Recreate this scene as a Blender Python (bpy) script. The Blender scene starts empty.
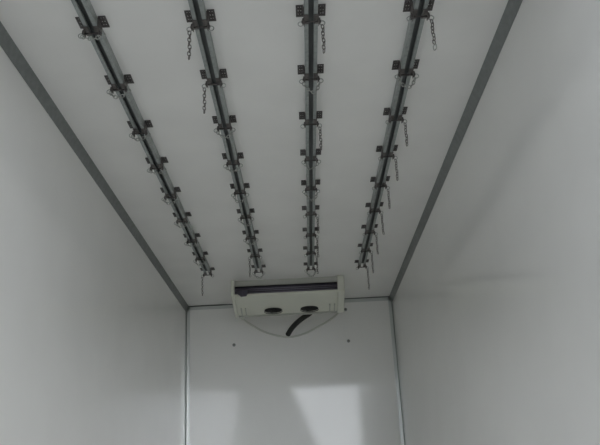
import bpy, bmesh, math
from mathutils import Vector, Matrix, Euler

C = bpy.context.scene.collection
XL, XR, D = -1.1759, 0.9241, 7.3152      # inner faces of the side walls and of the end wall
CAMZ = 0.45
H = 1.8206 + CAMZ                         # ceiling height above the truck floor
Y0 = 1.70                                 # rear door opening
RAILX = [-0.7868, -0.3501, 0.0951, 0.5319]
BY, BDY = 2.4955, 0.4405                  # first bracket, spacing
PI = math.pi

# ------------------------------------------------------------------ materials
def mat(name, col, rough=.5, metal=0., noise=0., nscale=20., bump=0., bscale=60., spec=.5, coat=0., coat_r=.1, stretch=None, col2=None):
    m = bpy.data.materials.new(name); m.use_nodes = True
    nt = m.node_tree; b = nt.nodes['Principled BSDF']
    b.inputs['Base Color'].default_value = (*col, 1)
    b.inputs['Roughness'].default_value = rough
    b.inputs['Metallic'].default_value = metal
    b.inputs['Specular IOR Level'].default_value = spec
    b.inputs['Coat Weight'].default_value = coat
    b.inputs['Coat Roughness'].default_value = coat_r
    tc = nt.nodes.new('ShaderNodeTexCoord'); mp = nt.nodes.new('ShaderNodeMapping')
    nt.links.new(tc.outputs['Object'], mp.inputs['Vector'])
    if stretch: mp.inputs['Scale'].default_value = stretch
    if noise:
        n = nt.nodes.new('ShaderNodeTexNoise'); n.inputs['Scale'].default_value = nscale; n.inputs['Detail'].default_value = 5
        r = nt.nodes.new('ShaderNodeValToRGB')
        lo = col2 or tuple(c * (1 - noise) for c in col)
        r.color_ramp.elements[0].position = .35; r.color_ramp.elements[1].position = .65
        r.color_ramp.elements[0].color = (*lo, 1); r.color_ramp.elements[1].color = (*col, 1)
        nt.links.new(mp.outputs[0], n.inputs['Vector']); nt.links.new(n.outputs['Fac'], r.inputs['Fac'])
        nt.links.new(r.outputs['Color'], b.inputs['Base Color'])
    if bump:
        n = nt.nodes.new('ShaderNodeTexNoise'); n.inputs['Scale'].default_value = bscale; n.inputs['Detail'].default_value = 2
        bp = nt.nodes.new('ShaderNodeBump'); bp.inputs['Strength'].default_value = 1; bp.inputs['Distance'].default_value = bump
        nt.links.new(mp.outputs[0], n.inputs['Vector']); nt.links.new(n.outputs['Fac'], bp.inputs['Height'])
        nt.links.new(bp.outputs[0], b.inputs['Normal'])
    return m

M = {}
M['wall'] = mat('gelcoat_side', (.87, .865, .84), .30, noise=.03, nscale=2.5, bump=.0007, bscale=2.2, coat=.75, coat_r=.13)
M['back'] = mat('gelcoat_end', (.88, .875, .845), .42, noise=.02, nscale=2.5, bump=.0006, bscale=3.0, spec=.7, coat=.72, coat_r=.065)
M['ceil'] = mat('gelcoat_ceiling', (.87, .865, .84), .40, noise=.04, nscale=3, bump=.0008, bscale=3)
M['trim'] = mat('grey_trim', (.25, .265, .26), .5, metal=.3, noise=.15, nscale=30)
M['alu'] = mat('pale_aluminium', (.62, .64, .62), .3, metal=.4)
M['seal'] = mat('dark_sealant', (.15, .165, .155), .6)
M['seal2'] = mat('grey_sealant', (.30, .33, .31), .6)
M['rail'] = mat('galvanised_rail', (.40, .43, .42), .42, metal=.55, noise=.2, nscale=45)
M['steel'] = mat('dull_bracket_steel', (.13, .12, .117), .5, metal=.4, noise=.35, nscale=90)
M['slot_shade'] = mat('painted_channel_shade', (.13, .14, .14), .5, metal=.2)  # dark tone standing for the shade in the rail slot
M['strap'] = mat('worn_strap_steel', (.19, .175, .165), .5, metal=.4, noise=.3, nscale=70)
M['bolt'] = mat('grey_bolt_steel', (.20, .20, .18), .5, metal=.3)
M['nut'] = mat('dark_nut_steel', (.11, .10, .097), .45, metal=.5)
M['zinc'] = mat('zinc_hook', (.42, .43, .41), .35, metal=.7)
M['chain'] = mat('dull_chain', (.22, .205, .195), .4, metal=.6)
M['chain_pale'] = mat('pale_zinc_chain', (.42, .43, .40), .35, metal=.7)
M['floor'] = mat('floor_plate', (.74, .745, .73), .45, noise=.2, nscale=8, bump=.001, bscale=30)
M['case'] = mat('cream_plastic', (.74, .75, .655), .4, noise=.03, nscale=8)
M['casegrey'] = mat('grey_panel', (.50, .505, .46), .5)
M['coil'] = mat('coil_fins', (.10, .09, .12), .5, metal=.2, noise=.4, nscale=1, stretch=(400, 5, 5))
M['coilbar'] = mat('coil_tube', (.24, .22, .27), .4, metal=.4)
M['black'] = mat('black_plastic', (.012, .012, .012), .5)
M['blade'] = mat('fan_blade', (.03, .03, .03), .4)
M['rubber'] = mat('black_rubber', (.012, .013, .012), .6)
M['tube'] = mat('pale_drain_tube', (.66, .67, .61), .5)
M['ground'] = mat('concrete_yard', (.36, .36, .35), .8, noise=.25, nscale=.6, bump=.003, bscale=20)
M['facade'] = mat('grey_cladding', (.45, .48, .50), .6, noise=.1, nscale=1)
M['roof'] = mat('dark_roof_sheet', (.16, .17, .18), .6)

# ------------------------------------------------------------------ mesh helpers
def bm_box(bm, lo, hi):
    x0, y0, z0 = lo; x1, y1, z1 = hi
    v = [bm.verts.new(p) for p in ((x0,y0,z0),(x1,y0,z0),(x1,y1,z0),(x0,y1,z0),(x0,y0,z1),(x1,y0,z1),(x1,y1,z1),(x0,y1,z1))]
    for f in ((0,3,2,1),(4,5,6,7),(0,1,5,4),(1,2,6,5),(2,3,7,6),(3,0,4,7)): bm.faces.new([v[i] for i in f])

def bm_prism(bm, pts, a, b, axis='y'):
    """closed outline extruded between a and b along an axis; pts are the two other coordinates in order"""
    def P(p, t):
        return {'y': (p[0], t, p[1]), 'x': (t, p[0], p[1]), 'z': (p[0], p[1], t)}[axis]
    A = [bm.verts.new(P(p, a)) for p in pts]; B = [bm.verts.new(P(p, b)) for p in pts]
    n = len(pts)
    for i in range(n): bm.faces.new((A[i], A[(i+1) % n], B[(i+1) % n], B[i]))
    bm.faces.new(A); bm.faces.new(B[::-1])

def bm_tube(bm, pts, r, n=8, closed=False, rs=None):
    pts = [Vector(p) for p in pts]; N = len(pts); rings = []
    up = Vector((0, 0, 1)); prev = None
    for i, p in enumerate(pts):
        if closed: t = pts[(i+1) % N] - pts[i-1]
        else: t = pts[min(i+1, N-1)] - pts[max(i-1, 0)]
        t.normalize()
        if prev is None:
            a = t.cross(up)
            if a.length < .2: a = t.cross(Vector((0, 1, 0)))
        else: a = prev - t * prev.dot(t)
        a.normalize(); prev = a; b = t.cross(a)
        rr = rs[i] if rs else r
        rings.append([bm.verts.new(p + rr * (math.cos(2*PI*k/n) * a + math.sin(2*PI*k/n) * b)) for k in range(n)])
    for i in range(N if closed else N - 1):
        R, S = rings[i], rings[(i+1) % N]
        for k in range(n): bm.faces.new((R[k], R[(k+1) % n], S[(k+1) % n], S[k]))
    if not closed:
        bm.faces.new(rings[0][::-1]); bm.faces.new(rings[-1])

def obj(name, bm, m, parent=None, smooth=False, bevel=0):
    bmesh.ops.recalc_face_normals(bm, faces=bm.faces)
    me = bpy.data.meshes.new(name); bm.to_mesh(me); bm.free()
    if smooth:
        for p in me.polygons: p.use_smooth = True
    me.materials.append(M[m])
    o = bpy.data.objects.new(name, me); C.objects.link(o)
    if parent: o.parent = parent
    if bevel:
        md = o.modifiers.new('bevel', 'BEVEL'); md.width = bevel; md.segments = 2; md.limit_method = 'ANGLE'
    return o

def tag(o, label, cat, group=None):
    o['label'] = label; o['category'] = cat
    if group: o['group'] = group
    return o
def thing(name, label, cat, loc=(0,0,0), group=None):
    o = bpy.data.objects.new(name, None); o.empty_display_size = .05; C.objects.link(o); o.location = loc
    return tag(o, label, cat, group)
def struct(name, bm, m, bevel=0, label=None, smooth=False):
    o = obj(name, bm, m, bevel=bevel, smooth=smooth); o['kind'] = 'structure'
    if label: o['label'] = label
    return o
def box(lo, hi):
    bm = bmesh.new(); bm_box(bm, lo, hi); return bm
def copy_tree(src, parent=None):
    c = src.copy(); C.objects.link(c)
    if parent: c.parent = parent
    for ch in list(src.children): copy_tree(ch, c)
    return c

# ------------------------------------------------------------------ the truck box
T = .08
struct('floor', box((XL - T, Y0, -.10), (XR + T, D + T, 0)), 'floor', label='grey floor of the truck box')
struct('ceiling', box((XL - T, Y0, H), (XR + T, D + T, H + T)), 'ceil', label='smooth off-white panel ceiling of the truck box')
struct('wall_left', box((XL - T, Y0, 0), (XL, D + T, H)), 'wall', label='glossy off-white panel wall on the left')
struct('wall_right', box((XR, Y0, 0), (XR + T, D + T, H)), 'wall', label='glossy off-white panel wall on the right')
struct('wall_back', box((XL, D, 0), (XR, D + T, H)), 'back', label='glossy off-white end wall reflecting the open doorway')

def cove(cx, sx, tx, tz):
    """closed outline of the grey corner strip: slightly hollow face between ceiling leg and wall leg"""
    p = [(cx, H), (cx + sx*tx, H)]
    for k in range(0, 7):
        t = k / 6
        a = Vector((cx + sx*tx, H - .003)); b = Vector((cx + sx*.003, H - tz)); c = Vector((cx + sx*tx*.38, H - tz*.38))
        q = (1-t)**2*a + 2*t*(1-t)*c + t*t*b
        p.append((q.x, q.y))
    p.append((cx, H - tz))
    return p
bm = bmesh.new(); bm_prism(bm, cove(XL, 1, .029, .056), Y0 + .06, D - .004)
struct('trim_1', bm, 'trim', label='grey corner strip between ceiling and left wall')
bm = bmesh.new(); bm_prism(bm, cove(XR, -1, .029, .058), Y0 + .06, D - .004)
struct('trim_2', bm, 'trim', label='grey corner strip between ceiling and right wall')
# vertical angles in the far corners
bm = bmesh.new(); bm_box(bm, (XL + .003, D - .004, 0), (XL + .042, D, H - .006)); bm_box(bm, (XL, D - .038, 0), (XL + .003, D, H - .06))
struct('trim_3', bm, 'alu', label='pale vertical corner angle at the left of the end wall')
bm = bmesh.new(); bm_box(bm, (XR - .042, D - .004, 0), (XR - .003, D, H - .006)); bm_box(bm, (XR - .003, D - .038, 0), (XR, D, H - .06))
struct('trim_4', bm, 'alu', label='pale vertical corner angle at the right of the end wall')
bm = bmesh.new(); bm_tube(bm, [(XL + .004, D - .010, .0), (XL + .004, D - .010, H - .05)], .007, 6)
struct('trim_5', bm, 'seal2', label='grey sealant bead in the far left corner', smooth=True)
bm = bmesh.new(); bm_tube(bm, [(XR - .004, D - .010, .0), (XR - .004, D - .010, H - .05)], .008, 6)
struct('trim_6', bm, 'seal2', label='grey sealant bead in the far right corner', smooth=True)
# angle under the ceiling along the end wall, with its dark bead
bm = bmesh.new(); bm_box(bm, (XL + .003, D - .004, H - .042), (XR - .003, D, H - .006))
struct('trim_7', bm, 'alu', label='pale angle along the top of the end wall')
bm = bmesh.new(); bm_tube(bm, [(XL + .01, D - .008, H - .003), (XR - .01, D - .008, H - .003)], .006, 6)
struct('trim_8', bm, 'seal', label='dark sealant line where end wall meets ceiling', smooth=True)
# rear door frame
bm = bmesh.new()
bm_box(bm, (XL - T, Y0 - .06, H - .13), (XR + T, Y0, H + T)); bm_box(bm, (XL - T, Y0 - .06, -.1), (XL + .01, Y0, H - .13))
bm_box(bm, (XR - .01, Y0 - .06, -.1), (XR + T, Y0, H - .13)); bm_box(bm, (XL - T, Y0 - .06, -.16), (XR + T, Y0, -.1))
struct('trim_9', bm, 'alu', label='frame of the open rear doorway')
# yard outside and the grey building mirrored in the end wall
struct('ground', box((-40, -60, -1.25), (40, 12, -1.15)), 'ground', label='concrete yard outside')

bm = bmesh.new()
pr = [(-16, -1.15), (1.15, -1.15), (.35, 1.7), (-.52, 3.75), (-3.2, 6.6), (-6.5, 7.6), (-16, 7.6)]
bm_prism(bm, pr, -18, -10)
struct('wall_outside', bm, 'facade', label='grey building outside, seen mirrored in the end wall')

# ------------------------------------------------------------------ rails
which = ['leftmost', 'second from the left', 'third from the left', 'rightmost']
def rail_profile():
    w, h, t, s, l = .027, .040, .003, .0108, .010
    out = [(-w, 0), (w, 0), (w, -h), (s, -h), (s, -h + l), (s + t, -h + l), (s + t, -h + t), (w - t, -h + t), (w - t, -t),
           (-w + t, -t), (-w + t, -h + t), (-s - t, -h + t), (-s - t, -h + l), (-s, -h + l), (-s, -h), (-w, -h)]
    return out
rail_labels = ['leftmost slotted steel ceiling rail, its inner side face showing',
               'second slotted steel ceiling rail from the left',
               'slotted steel ceiling rail seen straight on, third from the left',
               'rightmost slotted steel ceiling rail, nearest the right wall']
RAIL_END = BY + 8*BDY + .045
for i, x in enumerate(RAILX):
    bm = bmesh.new(); bm_prism(bm, rail_profile(), 0, RAIL_END - (Y0 + .05))
    o = obj('ceiling_rail', bm, 'rail'); o.location = (x, Y0 + .05, H)
    tag(o, rail_labels[i], 'rail', 'slotted rails running along the ceiling')
    # dark strip added to paint the shade inside the channel
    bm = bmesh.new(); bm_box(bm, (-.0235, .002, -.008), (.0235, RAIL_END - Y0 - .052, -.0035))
    obj('channel_shade_strip', bm, 'slot_shade', o)

# ------------------------------------------------------------------ brackets
def perforated_ear(s):
    """flat screw plate on the ceiling with a grid of slots, joined to a web down the rail's side"""
    bm = bmesh.new()
    xs = [.0305, .0380, .0425, .0480, .0525, .0600]
    ys = [-.036, -.028, -.020, -.006, .005, .018, .026, .039]
    gx = [s * x for x in xs]; holes = {(1, 1), (3, 1), (1, 3), (3, 3), (1, 5), (3, 5)}
    for a in range(len(xs) - 1):
        for b in range(len(ys) - 1):
            if (a, b) in holes: continue
            lo = (min(gx[a], gx[a+1]), ys[b], -.0040); hi = (max(gx[a], gx[a+1]), ys[b+1], -.0008)
            bm_box(bm, lo, hi)
    bmesh.ops.remove_doubles(bm, verts=bm.verts, dist=1e-5)
    # drop inner faces doubled by neighbouring cells
    seen = {}
    for f in list(bm.faces):
        k = tuple(sorted(v.index for v in f.verts))
    bm.verts.index_update()
    for f in list(bm.faces): seen.setdefault(tuple(sorted(v.index for v in f.verts)), []).append(f)
    for fs in seen.values():
        if len(fs) > 1: bmesh.ops.delete(bm, geom=fs, context='FACES_ONLY')
    return bm

def web(s):
    bm = bmesh.new()
    # L strap: side web and lip under the rail
    o = [(s*.0276, -.0008), (s*.0306, -.0008), (s*.0306, -.0440), (s*.0110, -.0440), (s*.0110, -.0408), (s*.0276, -.0408)]
    bm_prism(bm, o, -.026, .034)
    # lower ear that takes the bolt
    bm_box(bm, (min(s*.0278, s*.0304), -.014, -.068), (max(s*.0278, s*.0304), .016, -.0438))
    return bm

def nut(s):
    bm = bmesh.new()
    pts = [(.0145*math.cos(PI/3*k), -.056 + .0145*math.sin(PI/3*k)) for k in range(6)]
    bm_prism(bm, pts, s*.0309, s*.0365, 'x')
    pts = [(.006*math.cos(PI/5*k), -.056 + .006*math.sin(PI/5*k)) for k in range(10)]
    bm_prism(bm, pts, s*.0365, s*.0395, 'x')
    return bm

def hook(s):
    bm = bmesh.new(); cx, cz, r = s*.0435, -.0655, .0105
    pts = [(s*.0385, .0, -.0552)]
    for k in range(13):
        a = PI*.62 - k * (PI*1.62/12) if s > 0 else PI*.38 + k * (PI*1.62/12)
        pts.append((cx + r*math.cos(a), .0, cz + r*math.sin(a)))
    bm_tube(bm, pts, .0019, 6)
    return bm

def make_bracket():
    t = thing('rail_bracket', '', 'bracket')
    for s in (-1, 1):
        obj('screw_plate', perforated_ear(s), 'steel', t)
        obj('side_strap', web(s), 'strap', t)
        obj('nut', nut(s), 'nut', t, bevel=.0008)
        obj('hook', hook(s), 'zinc', t, smooth=True)
        bm = bmesh.new()
        for yy in (-.0105, .0105):
            pts = [(s*.045 + .0042*math.cos(PI/4*k), yy + .0026*0 + .0042*math.sin(PI/4*k)) for k in range(8)]
            bm_prism(bm, pts, -.0065, -.0041, 'z')
        obj('screw_heads', bm, 'nut', t)
    bm = bmesh.new(); bm_tube(bm, [(-.0276, .001, -.0560), (.0276, .001, -.0560)], .0035, 8)
    obj('cross_bolt', bm, 'nut', t, smooth=True)
    return t

# ------------------------------------------------------------------ chains
def link_bm(w=.0062, l=.0100, r=.0021):
    bm = bmesh.new(); pts = []
    for k in range(8): a = PI*k/7; pts.append((w*math.cos(a), 0, l - w + w*math.sin(a)))
    for k in range(8): a = PI + PI*k/7; pts.append((w*math.cos(a), 0, -l + w + w*math.sin(a)))
    bm_tube(bm, pts, r, 6, closed=True)
    return bm
LINKS = {}
for key in ('chain', 'chain_pale'):
    tmp = obj('chain_link', link_bm(), key, smooth=True); LINKS[key] = tmp.data
    C.objects.unlink(tmp); bpy.data.objects.remove(tmp)
tmp = obj('end_ring', link_bm(.0085, .0125, .0022), 'chain_pale', smooth=True); RING = tmp.data
C.objects.unlink(tmp); bpy.data.objects.remove(tmp)
PITCH = .0160

def put_link(parent, me, name, p, d, k):
    """link centred on p, long axis along d, every second one turned by a quarter"""
    o = bpy.data.objects.new(name, me); C.objects.link(o); o.parent = parent
    z = Vector(d).normalized(); x = Vector((0, 1, 0)).cross(z)
    if x.length < .1: x = Vector((1, 0, 0))
    x.normalize(); y = z.cross(x)
    R = Matrix((x, y, z)).transposed()
    q = R.to_quaternion() @ Euler((0, 0, (PI/2)*(k % 2) + .5)).to_quaternion()
    o.location = p; o.rotation_mode = 'QUATERNION'; o.rotation_quaternion = q

def straight_chain(t, n, key, sway=.0, ring=False):
    for k in range(n):
        z = -.010 - k*PITCH
        put_link(t, LINKS[key], 'chain_link', (sway*math.sin(k*1.7)*.5, 0, z), (0, 0, 1), k)
    if ring: put_link(t, RING, 'end_ring', (0, 0, -.012 - n*PITCH - .006), (0, 0, 1), n)

def draped_chain(t, half, sag, key, skew=0.):
    # parabola from (-half,0) to (half,0)
    N = 400; P = []
    for k in range(N + 1):
        u = -1 + 2*k/N
        P.append(Vector((half*u, .0, -sag*(1 - abs(u)**2.4) + skew*sag*.3*math.sin(PI*u))))
    acc = 0; nxt = .006; k = 0
    for a, b in zip(P, P[1:]):
        acc += (b - a).length
        if acc >= nxt:
            put_link(t, LINKS[key], 'chain_link', b, (b - a), k); k += 1; nxt += PITCH

ordn = ['first from the camera', 'second from the camera', 'third from the camera', 'fourth from the camera', 'fifth from the camera',
        'fourth from the far end', 'third from the far end', 'second from the far end', 'last at the far end']
bord = ['nearest', 'second', 'third', 'fourth', 'fifth', 'sixth', 'third to last', 'second to last', 'farthest']
# D draped below the rail, L/R hanging straight at the left/right side, number = links
plan = [
    ['D', 'D', 'D', 'D', 'D', 'D', 'D', 'D', 'L10'],
    ['L8', 'L8', 'D', 'D', 'D', 'D', 'D', 'L9', 'D'],
    ['R8', 'D', 'R8', 'D', 'D', 'R7', 'R9', 'R9', 'D'],
    ['R7', 'D', 'R8', 'R8', 'R8', 'R9', 'R9', 'R10', 'R11'],
]
railname = ['leftmost rail', 'second rail from the left', 'third rail from the left', 'rightmost rail']
proto = make_bracket()
first = True
for i, x in enumerate(RAILX):
    for k in range(9):
        b = proto if first else copy_tree(proto); first = False
        b.location = (x, BY + k*BDY + (.008 if i == 0 else 0), H)
        b['label'] = 'dark perforated steel bracket over the %s, %s' % (railname[i], ordn[k])
        b['category'] = 'bracket'; b['group'] = 'perforated brackets along the ceiling rails'
        code = plan[i][k]; g = 'small steel chains hanging from the rail brackets'
        hz = -.0730
        if code[0] == 'D':
            t = thing('hanging_chain', 'steel chain draped below the %s bracket of the %s' % (bord[k], railname[i]), 'chain',
                      (x, BY + k*BDY, H + hz), g)
            draped_chain(t, .038, (.014, .024, .034, .034)[i] + .007*((i*3 + k*5) % 3), 'chain_pale', .4*((i + k) % 3 - 1))
        else:
            s = -1 if code[0] == 'L' else 1; n = int(code[1:])
            adj = 'long ' if n > 99 else ''
            side = 'left' if s < 0 else 'right'
            t = thing('hanging_chain', '%schain hanging straight, %s side, %s bracket, %s' % (adj, side, bord[k], railname[i]), 'chain',
                      (x + s*.0435, BY + k*BDY, H + hz), g)
            straight_chain(t, n, 'chain', .003, ring=(k == 0 and i == 3))

# ------------------------------------------------------------------ evaporator
ev = thing('evaporator_unit', 'cream refrigeration evaporator with dark coil and two fans at the top of the end wall', 'cooling unit', (0, 0, 0))
YF = 6.43; EX0, EX1 = -.629, .396
def zc(v): return H + v
# end panels
def side_outline(dz=0):
    return [(YF, H - .001), (YF, H - .150), (YF + .02, H - .166), (YF + .385, H - .256), (YF + .44, H - .245), (YF + .44, H - .001)]
for a, b in ((EX0, EX0 + .030), (EX1 - .062, EX1)):
    bm = bmesh.new(); bm_prism(bm, side_outline(), a, b, 'x'); obj('end_panel', bm, 'case', ev, bevel=.006)
IX0, IX1 = EX0 + .031, EX1 - .063
bm = bmesh.new()
bm_prism(bm, [(YF + .012, H - .128), (YF + .012, H - .150), (YF + .022, H - .151), (YF + .38, H - .2405), (YF + .40, H - .235), (YF + .40, H - .128)], IX0, IX1, 'x')
pan = obj('drain_pan', bm, 'case', ev, bevel=.004)
bm = box((IX0, YF + .401, H - .250), (IX1, YF + .430, H - .210)); obj('rear_lip', bm, 'casegrey', ev, bevel=.003)
bm = box((IX0, YF + .03, H - .050), (IX1, YF + .40, H - .001)); obj('top_panel', bm, 'casegrey', ev)
bm = box((IX0, YF + .045, H - .127), (IX1, YF + .20, H - .051)); coil = obj('coil', bm, 'coil', ev)
coil['label'] = 'dark finned cooling coil'
for z, hh, m in ((-.058, .006, 'black'), (-.082, .007, 'coilbar'), (-.098, .007, 'coilbar'), (-.117, .008, 'coilbar')):
    bm = bmesh.new(); bm_tube(bm, [(IX0 + .001, YF + .035, H + z), (IX1 - .001, YF + .035, H + z)], hh*.75, 8)
    obj('coil_tube', bm, m, ev, smooth=True)
bm = bmesh.new()
bm_prism(bm, [(-.572, H - .100), (-.478, H - .100), (-.478, H - .128), (-.492, H - .152), (-.540, H - .156), (-.556, H - .140), (-.572, H - .128)], YF - .012, YF + .011, 'y')
obj('coil_bracket', bm, 'coil', ev, bevel=.002)
# fans on the sloping underside
slope = math.atan(.25)
def under(y): return H - .151 - (y - YF - .022)*.25
for fx in (-.2655, .0715):
    fy = 6.728; fz = under(fy)
    Rm = Matrix.Translation((fx, fy, fz)) @ Matrix.Rotation(-slope, 4, 'X') @ Matrix.Diagonal((.94, .52, 1, 1))
    def disc(bm, r, z0, z1, n=32, r2=None):
        A = [bm.verts.new((r*math.cos(2*PI*k/n), r*math.sin(2*PI*k/n), z0)) for k in range(n)]
        B = [bm.verts.new(((r2 or r)*math.cos(2*PI*k/n), (r2 or r)*math.sin(2*PI*k/n), z1)) for k in range(n)]
        for k in range(n): bm.faces.new((A[k], A[(k+1)%n], B[(k+1)%n], B[k]))
        bm.faces.new(A); bm.faces.new(B)
    bm = bmesh.new(); disc(bm, .088, -.0008, -.006); bm.transform(Rm)
    fan = obj('fan', bm, 'black', ev)
    bm = bmesh.new()
    for k in range(5):
        a = 2*PI*k/5
        q = [Vector((math.cos(a + da)*rr, math.sin(a + da)*rr, zz)) for da, rr, zz in ((0, .02, -.007), (-.15, .074, -.007), (.55, .074, -.013), (.5, .02, -.011))]
        v1 = [bm.verts.new(p) for p in q]; v2 = [bm.verts.new(p - Vector((0, 0, .0015))) for p in q]
        bm.faces.new(v1); bm.faces.new(v2[::-1])
        for j in range(4): bm.faces.new((v1[j], v1[(j+1)%4], v2[(j+1)%4], v2[j]))
    disc(bm, .022, -.0065, -.014); bm.transform(Rm); obj('fan_blades', bm, 'blade', fan)
    bm = bmesh.new()
    for rr in (.03, .05, .07, .088):
        bm_tube(bm, [(rr*math.cos(2*PI*k/28), rr*math.sin(2*PI*k/28), -.017) for k in range(28)], .0014 if rr < .08 else .003, 5, closed=True)
    for k in range(4):
        a = PI/4*k + .3
        bm_tube(bm, [(-.088*math.cos(a), -.088*math.sin(a), -.018), (.088*math.cos(a), .088*math.sin(a), -.018)], .0014, 5)
    for k in range(4):
        a = PI/2*k + .3
        bm_tube(bm, [(.088*math.cos(a), .088*math.sin(a), -.018), (.088*math.cos(a), .088*math.sin(a), -.001)], .002, 5)
    bm.transform(Rm); obj('fan_guard', bm, 'black', fan, smooth=True)
# vent slots and clip feet near both lower corners
for sx, xs in ((-1, (-.560, -.520)), (1, (.262, .305))):
    for q, xx in enumerate(xs):
        bm = bmesh.new()
        y1, y2 = 6.66, 6.80
        z1, z2 = under(y1) - .001, under(y2) - .001
        w = .005
        v = [bm.verts.new(p) for p in ((xx - w, y1, z1), (xx + w, y1, z1), (xx + w, y2, z2), (xx - w, y2, z2), (xx - w, y1, z1 - .014), (xx + w, y1, z1 - .014), (xx + w, y2, z2 - .014), (xx - w, y2, z2 - .014))]
        for f in ((0,3,2,1),(4,5,6,7),(0,1,5,4),(1,2,6,5),(2,3,7,6),(3,0,4,7)): bm.faces.new([v[i] for i in f])
        obj('pan_clip', bm, 'casegrey', ev)
# hoses
def smooth_path(pts, n=12):
    P = [Vector(p) for p in pts]; P = [P[0]*2 - P[1]] + P + [P[-1]*2 - P[-2]]; out = []
    for i in range(1, len(P) - 2):
        for k in range(n):
            t = k/n; a, b, c, d = P[i-1:i+3]
            out.append(.5*((2*b) + (c - a)*t + (2*a - 5*b + 4*c - d)*t*t + (3*b - a - 3*c + d)*t**3))
    out.append(P[-2]); return out
path = smooth_path([(.105, 6.895, H - .205), (.067, 6.93, H - .228), (.005, 7.00, H - .250), (-.055, 7.10, H - .273), (-.112, 7.21, H - .306), (-.149, 7.298, H - .340)], 14)
bm = bmesh.new(); bm_tube(bm, path, .021, 12, rs=[.0250 + .0022*math.sin(i*2.1) for i in range(len(path))])
obj('hose', bm, 'rubber', ev, smooth=True)['label'] = 'thick black hose'
path = smooth_path([(-.60, YF + .445, H - .12), (-.62, D - .03, H - .14), (-.47, D - .012, H - .255), (-.33, D - .011, H - .325), (-.16, D - .010, H - .366), (.0, D - .011, H - .345), (.16, D - .011, H - .275), (.30, D - .012, H - .200), (.38, D - .03, H - .13), (.37, YF + .445, H - .11)], 10)
bm = bmesh.new(); bm_tube(bm, path, .010, 8)
obj('drain_tube', bm, 'tube', ev, smooth=True)['label'] = 'thin pale drain tube'

# bolts left in the end wall
def bolt(x, z, label):
    t = thing('wall_bolt', label, 'bolt', (x, D, z), 'bolts in the end wall')
    bm = bmesh.new(); pts = [(.017*math.cos(2*PI*k/16), .017*math.sin(2*PI*k/16)) for k in range(16)]
    bm_prism(bm, pts, -.003, -.0002, 'y'); obj('washer', bm, 'rail', t)
    bm = bmesh.new(); pts = [(.0115*math.cos(PI/3*k), .0115*math.sin(PI/3*k)) for k in range(6)]
    bm_prism(bm, pts, -.014, -.0032, 'y'); obj('bolt_head', bm, 'bolt', t)
bolt(-.693, H - .418, 'small dark bolt in the end wall, left below the evaporator')
bolt(.451, H - .435, 'small dark bolt in the end wall, right below the evaporator')
bolt(.443, H - .113, 'small dark bolt beside the right end of the evaporator')

# ------------------------------------------------------------------ daylight
w = bpy.data.worlds.new('overcast'); bpy.context.scene.world = w; w.use_nodes = True
nt = w.node_tree; bg = nt.nodes['Background']
# overcast sky with a bright, hazy region low behind the truck, towards the right
tc = nt.nodes.new('ShaderNodeTexCoord'); dp = nt.nodes.new('ShaderNodeVectorMath'); dp.operation = 'DOT_PRODUCT'
dp.inputs[1].default_value = Vector((.10, -1, .10)).normalized()
nt.links.new(tc.outputs['Generated'], dp.inputs[0])
def mth(op, a, b):
    n = nt.nodes.new('ShaderNodeMath'); n.operation = op
    for k, v in enumerate((a, b)):
        if isinstance(v, (int, float)): n.inputs[k].default_value = v
        else: nt.links.new(v, n.inputs[k])
    return n.outputs[0]
glow = mth('POWER', mth('MAXIMUM', dp.outputs['Value'], 0.0), 10.0)
nt.links.new(mth('ADD', mth('MULTIPLY', glow, 4.3), 0.72), bg.inputs['Strength'])
bg.inputs['Color'].default_value = (.94, .985, 1.05, 1)

sky_fill = bpy.data.lights.new('low_sky_fill', 'SUN'); sky_fill.energy = 0.5; sky_fill.angle = math.radians(12); sky_fill.color = (1, .97, .92)  # soft fill added to brighten the interior, standing for brighter sky
so = bpy.data.objects.new('low_sky_fill', sky_fill); C.objects.link(so); so.rotation_euler = (math.radians(62), 0, 0)
# ------------------------------------------------------------------ camera
cam = bpy.data.cameras.new('camera'); co = bpy.data.objects.new('camera', cam); C.objects.link(co)
r = Vector((0.99878423, 0.01363464, -0.04737253)); u = Vector((0.04917592, -0.34251621, 0.93822405)); f = Vector((0.00343352, 0.93941298, 0.34277028))
mw = Matrix((r, u, -f)).transposed().to_4x4(); mw.translation = Vector((0, 0, CAMZ)); co.matrix_world = mw
cam.sensor_fit = 'HORIZONTAL'; cam.sensor_width = 36; cam.lens = 735.81*36/600; cam.clip_start = .05; cam.clip_end = 200
sc = bpy.context.scene; sc.camera = co
vs = sc.view_settings; vs.view_transform = 'Standard'; vs.look = 'None'; vs.gamma = 1; vs.use_curve_mapping = False
vs.exposure = 0.60
sc.cycles.max_bounces = 12; sc.cycles.diffuse_bounces = 10; sc.cycles.glossy_bounces = 6
sc.cycles.use_denoising = True
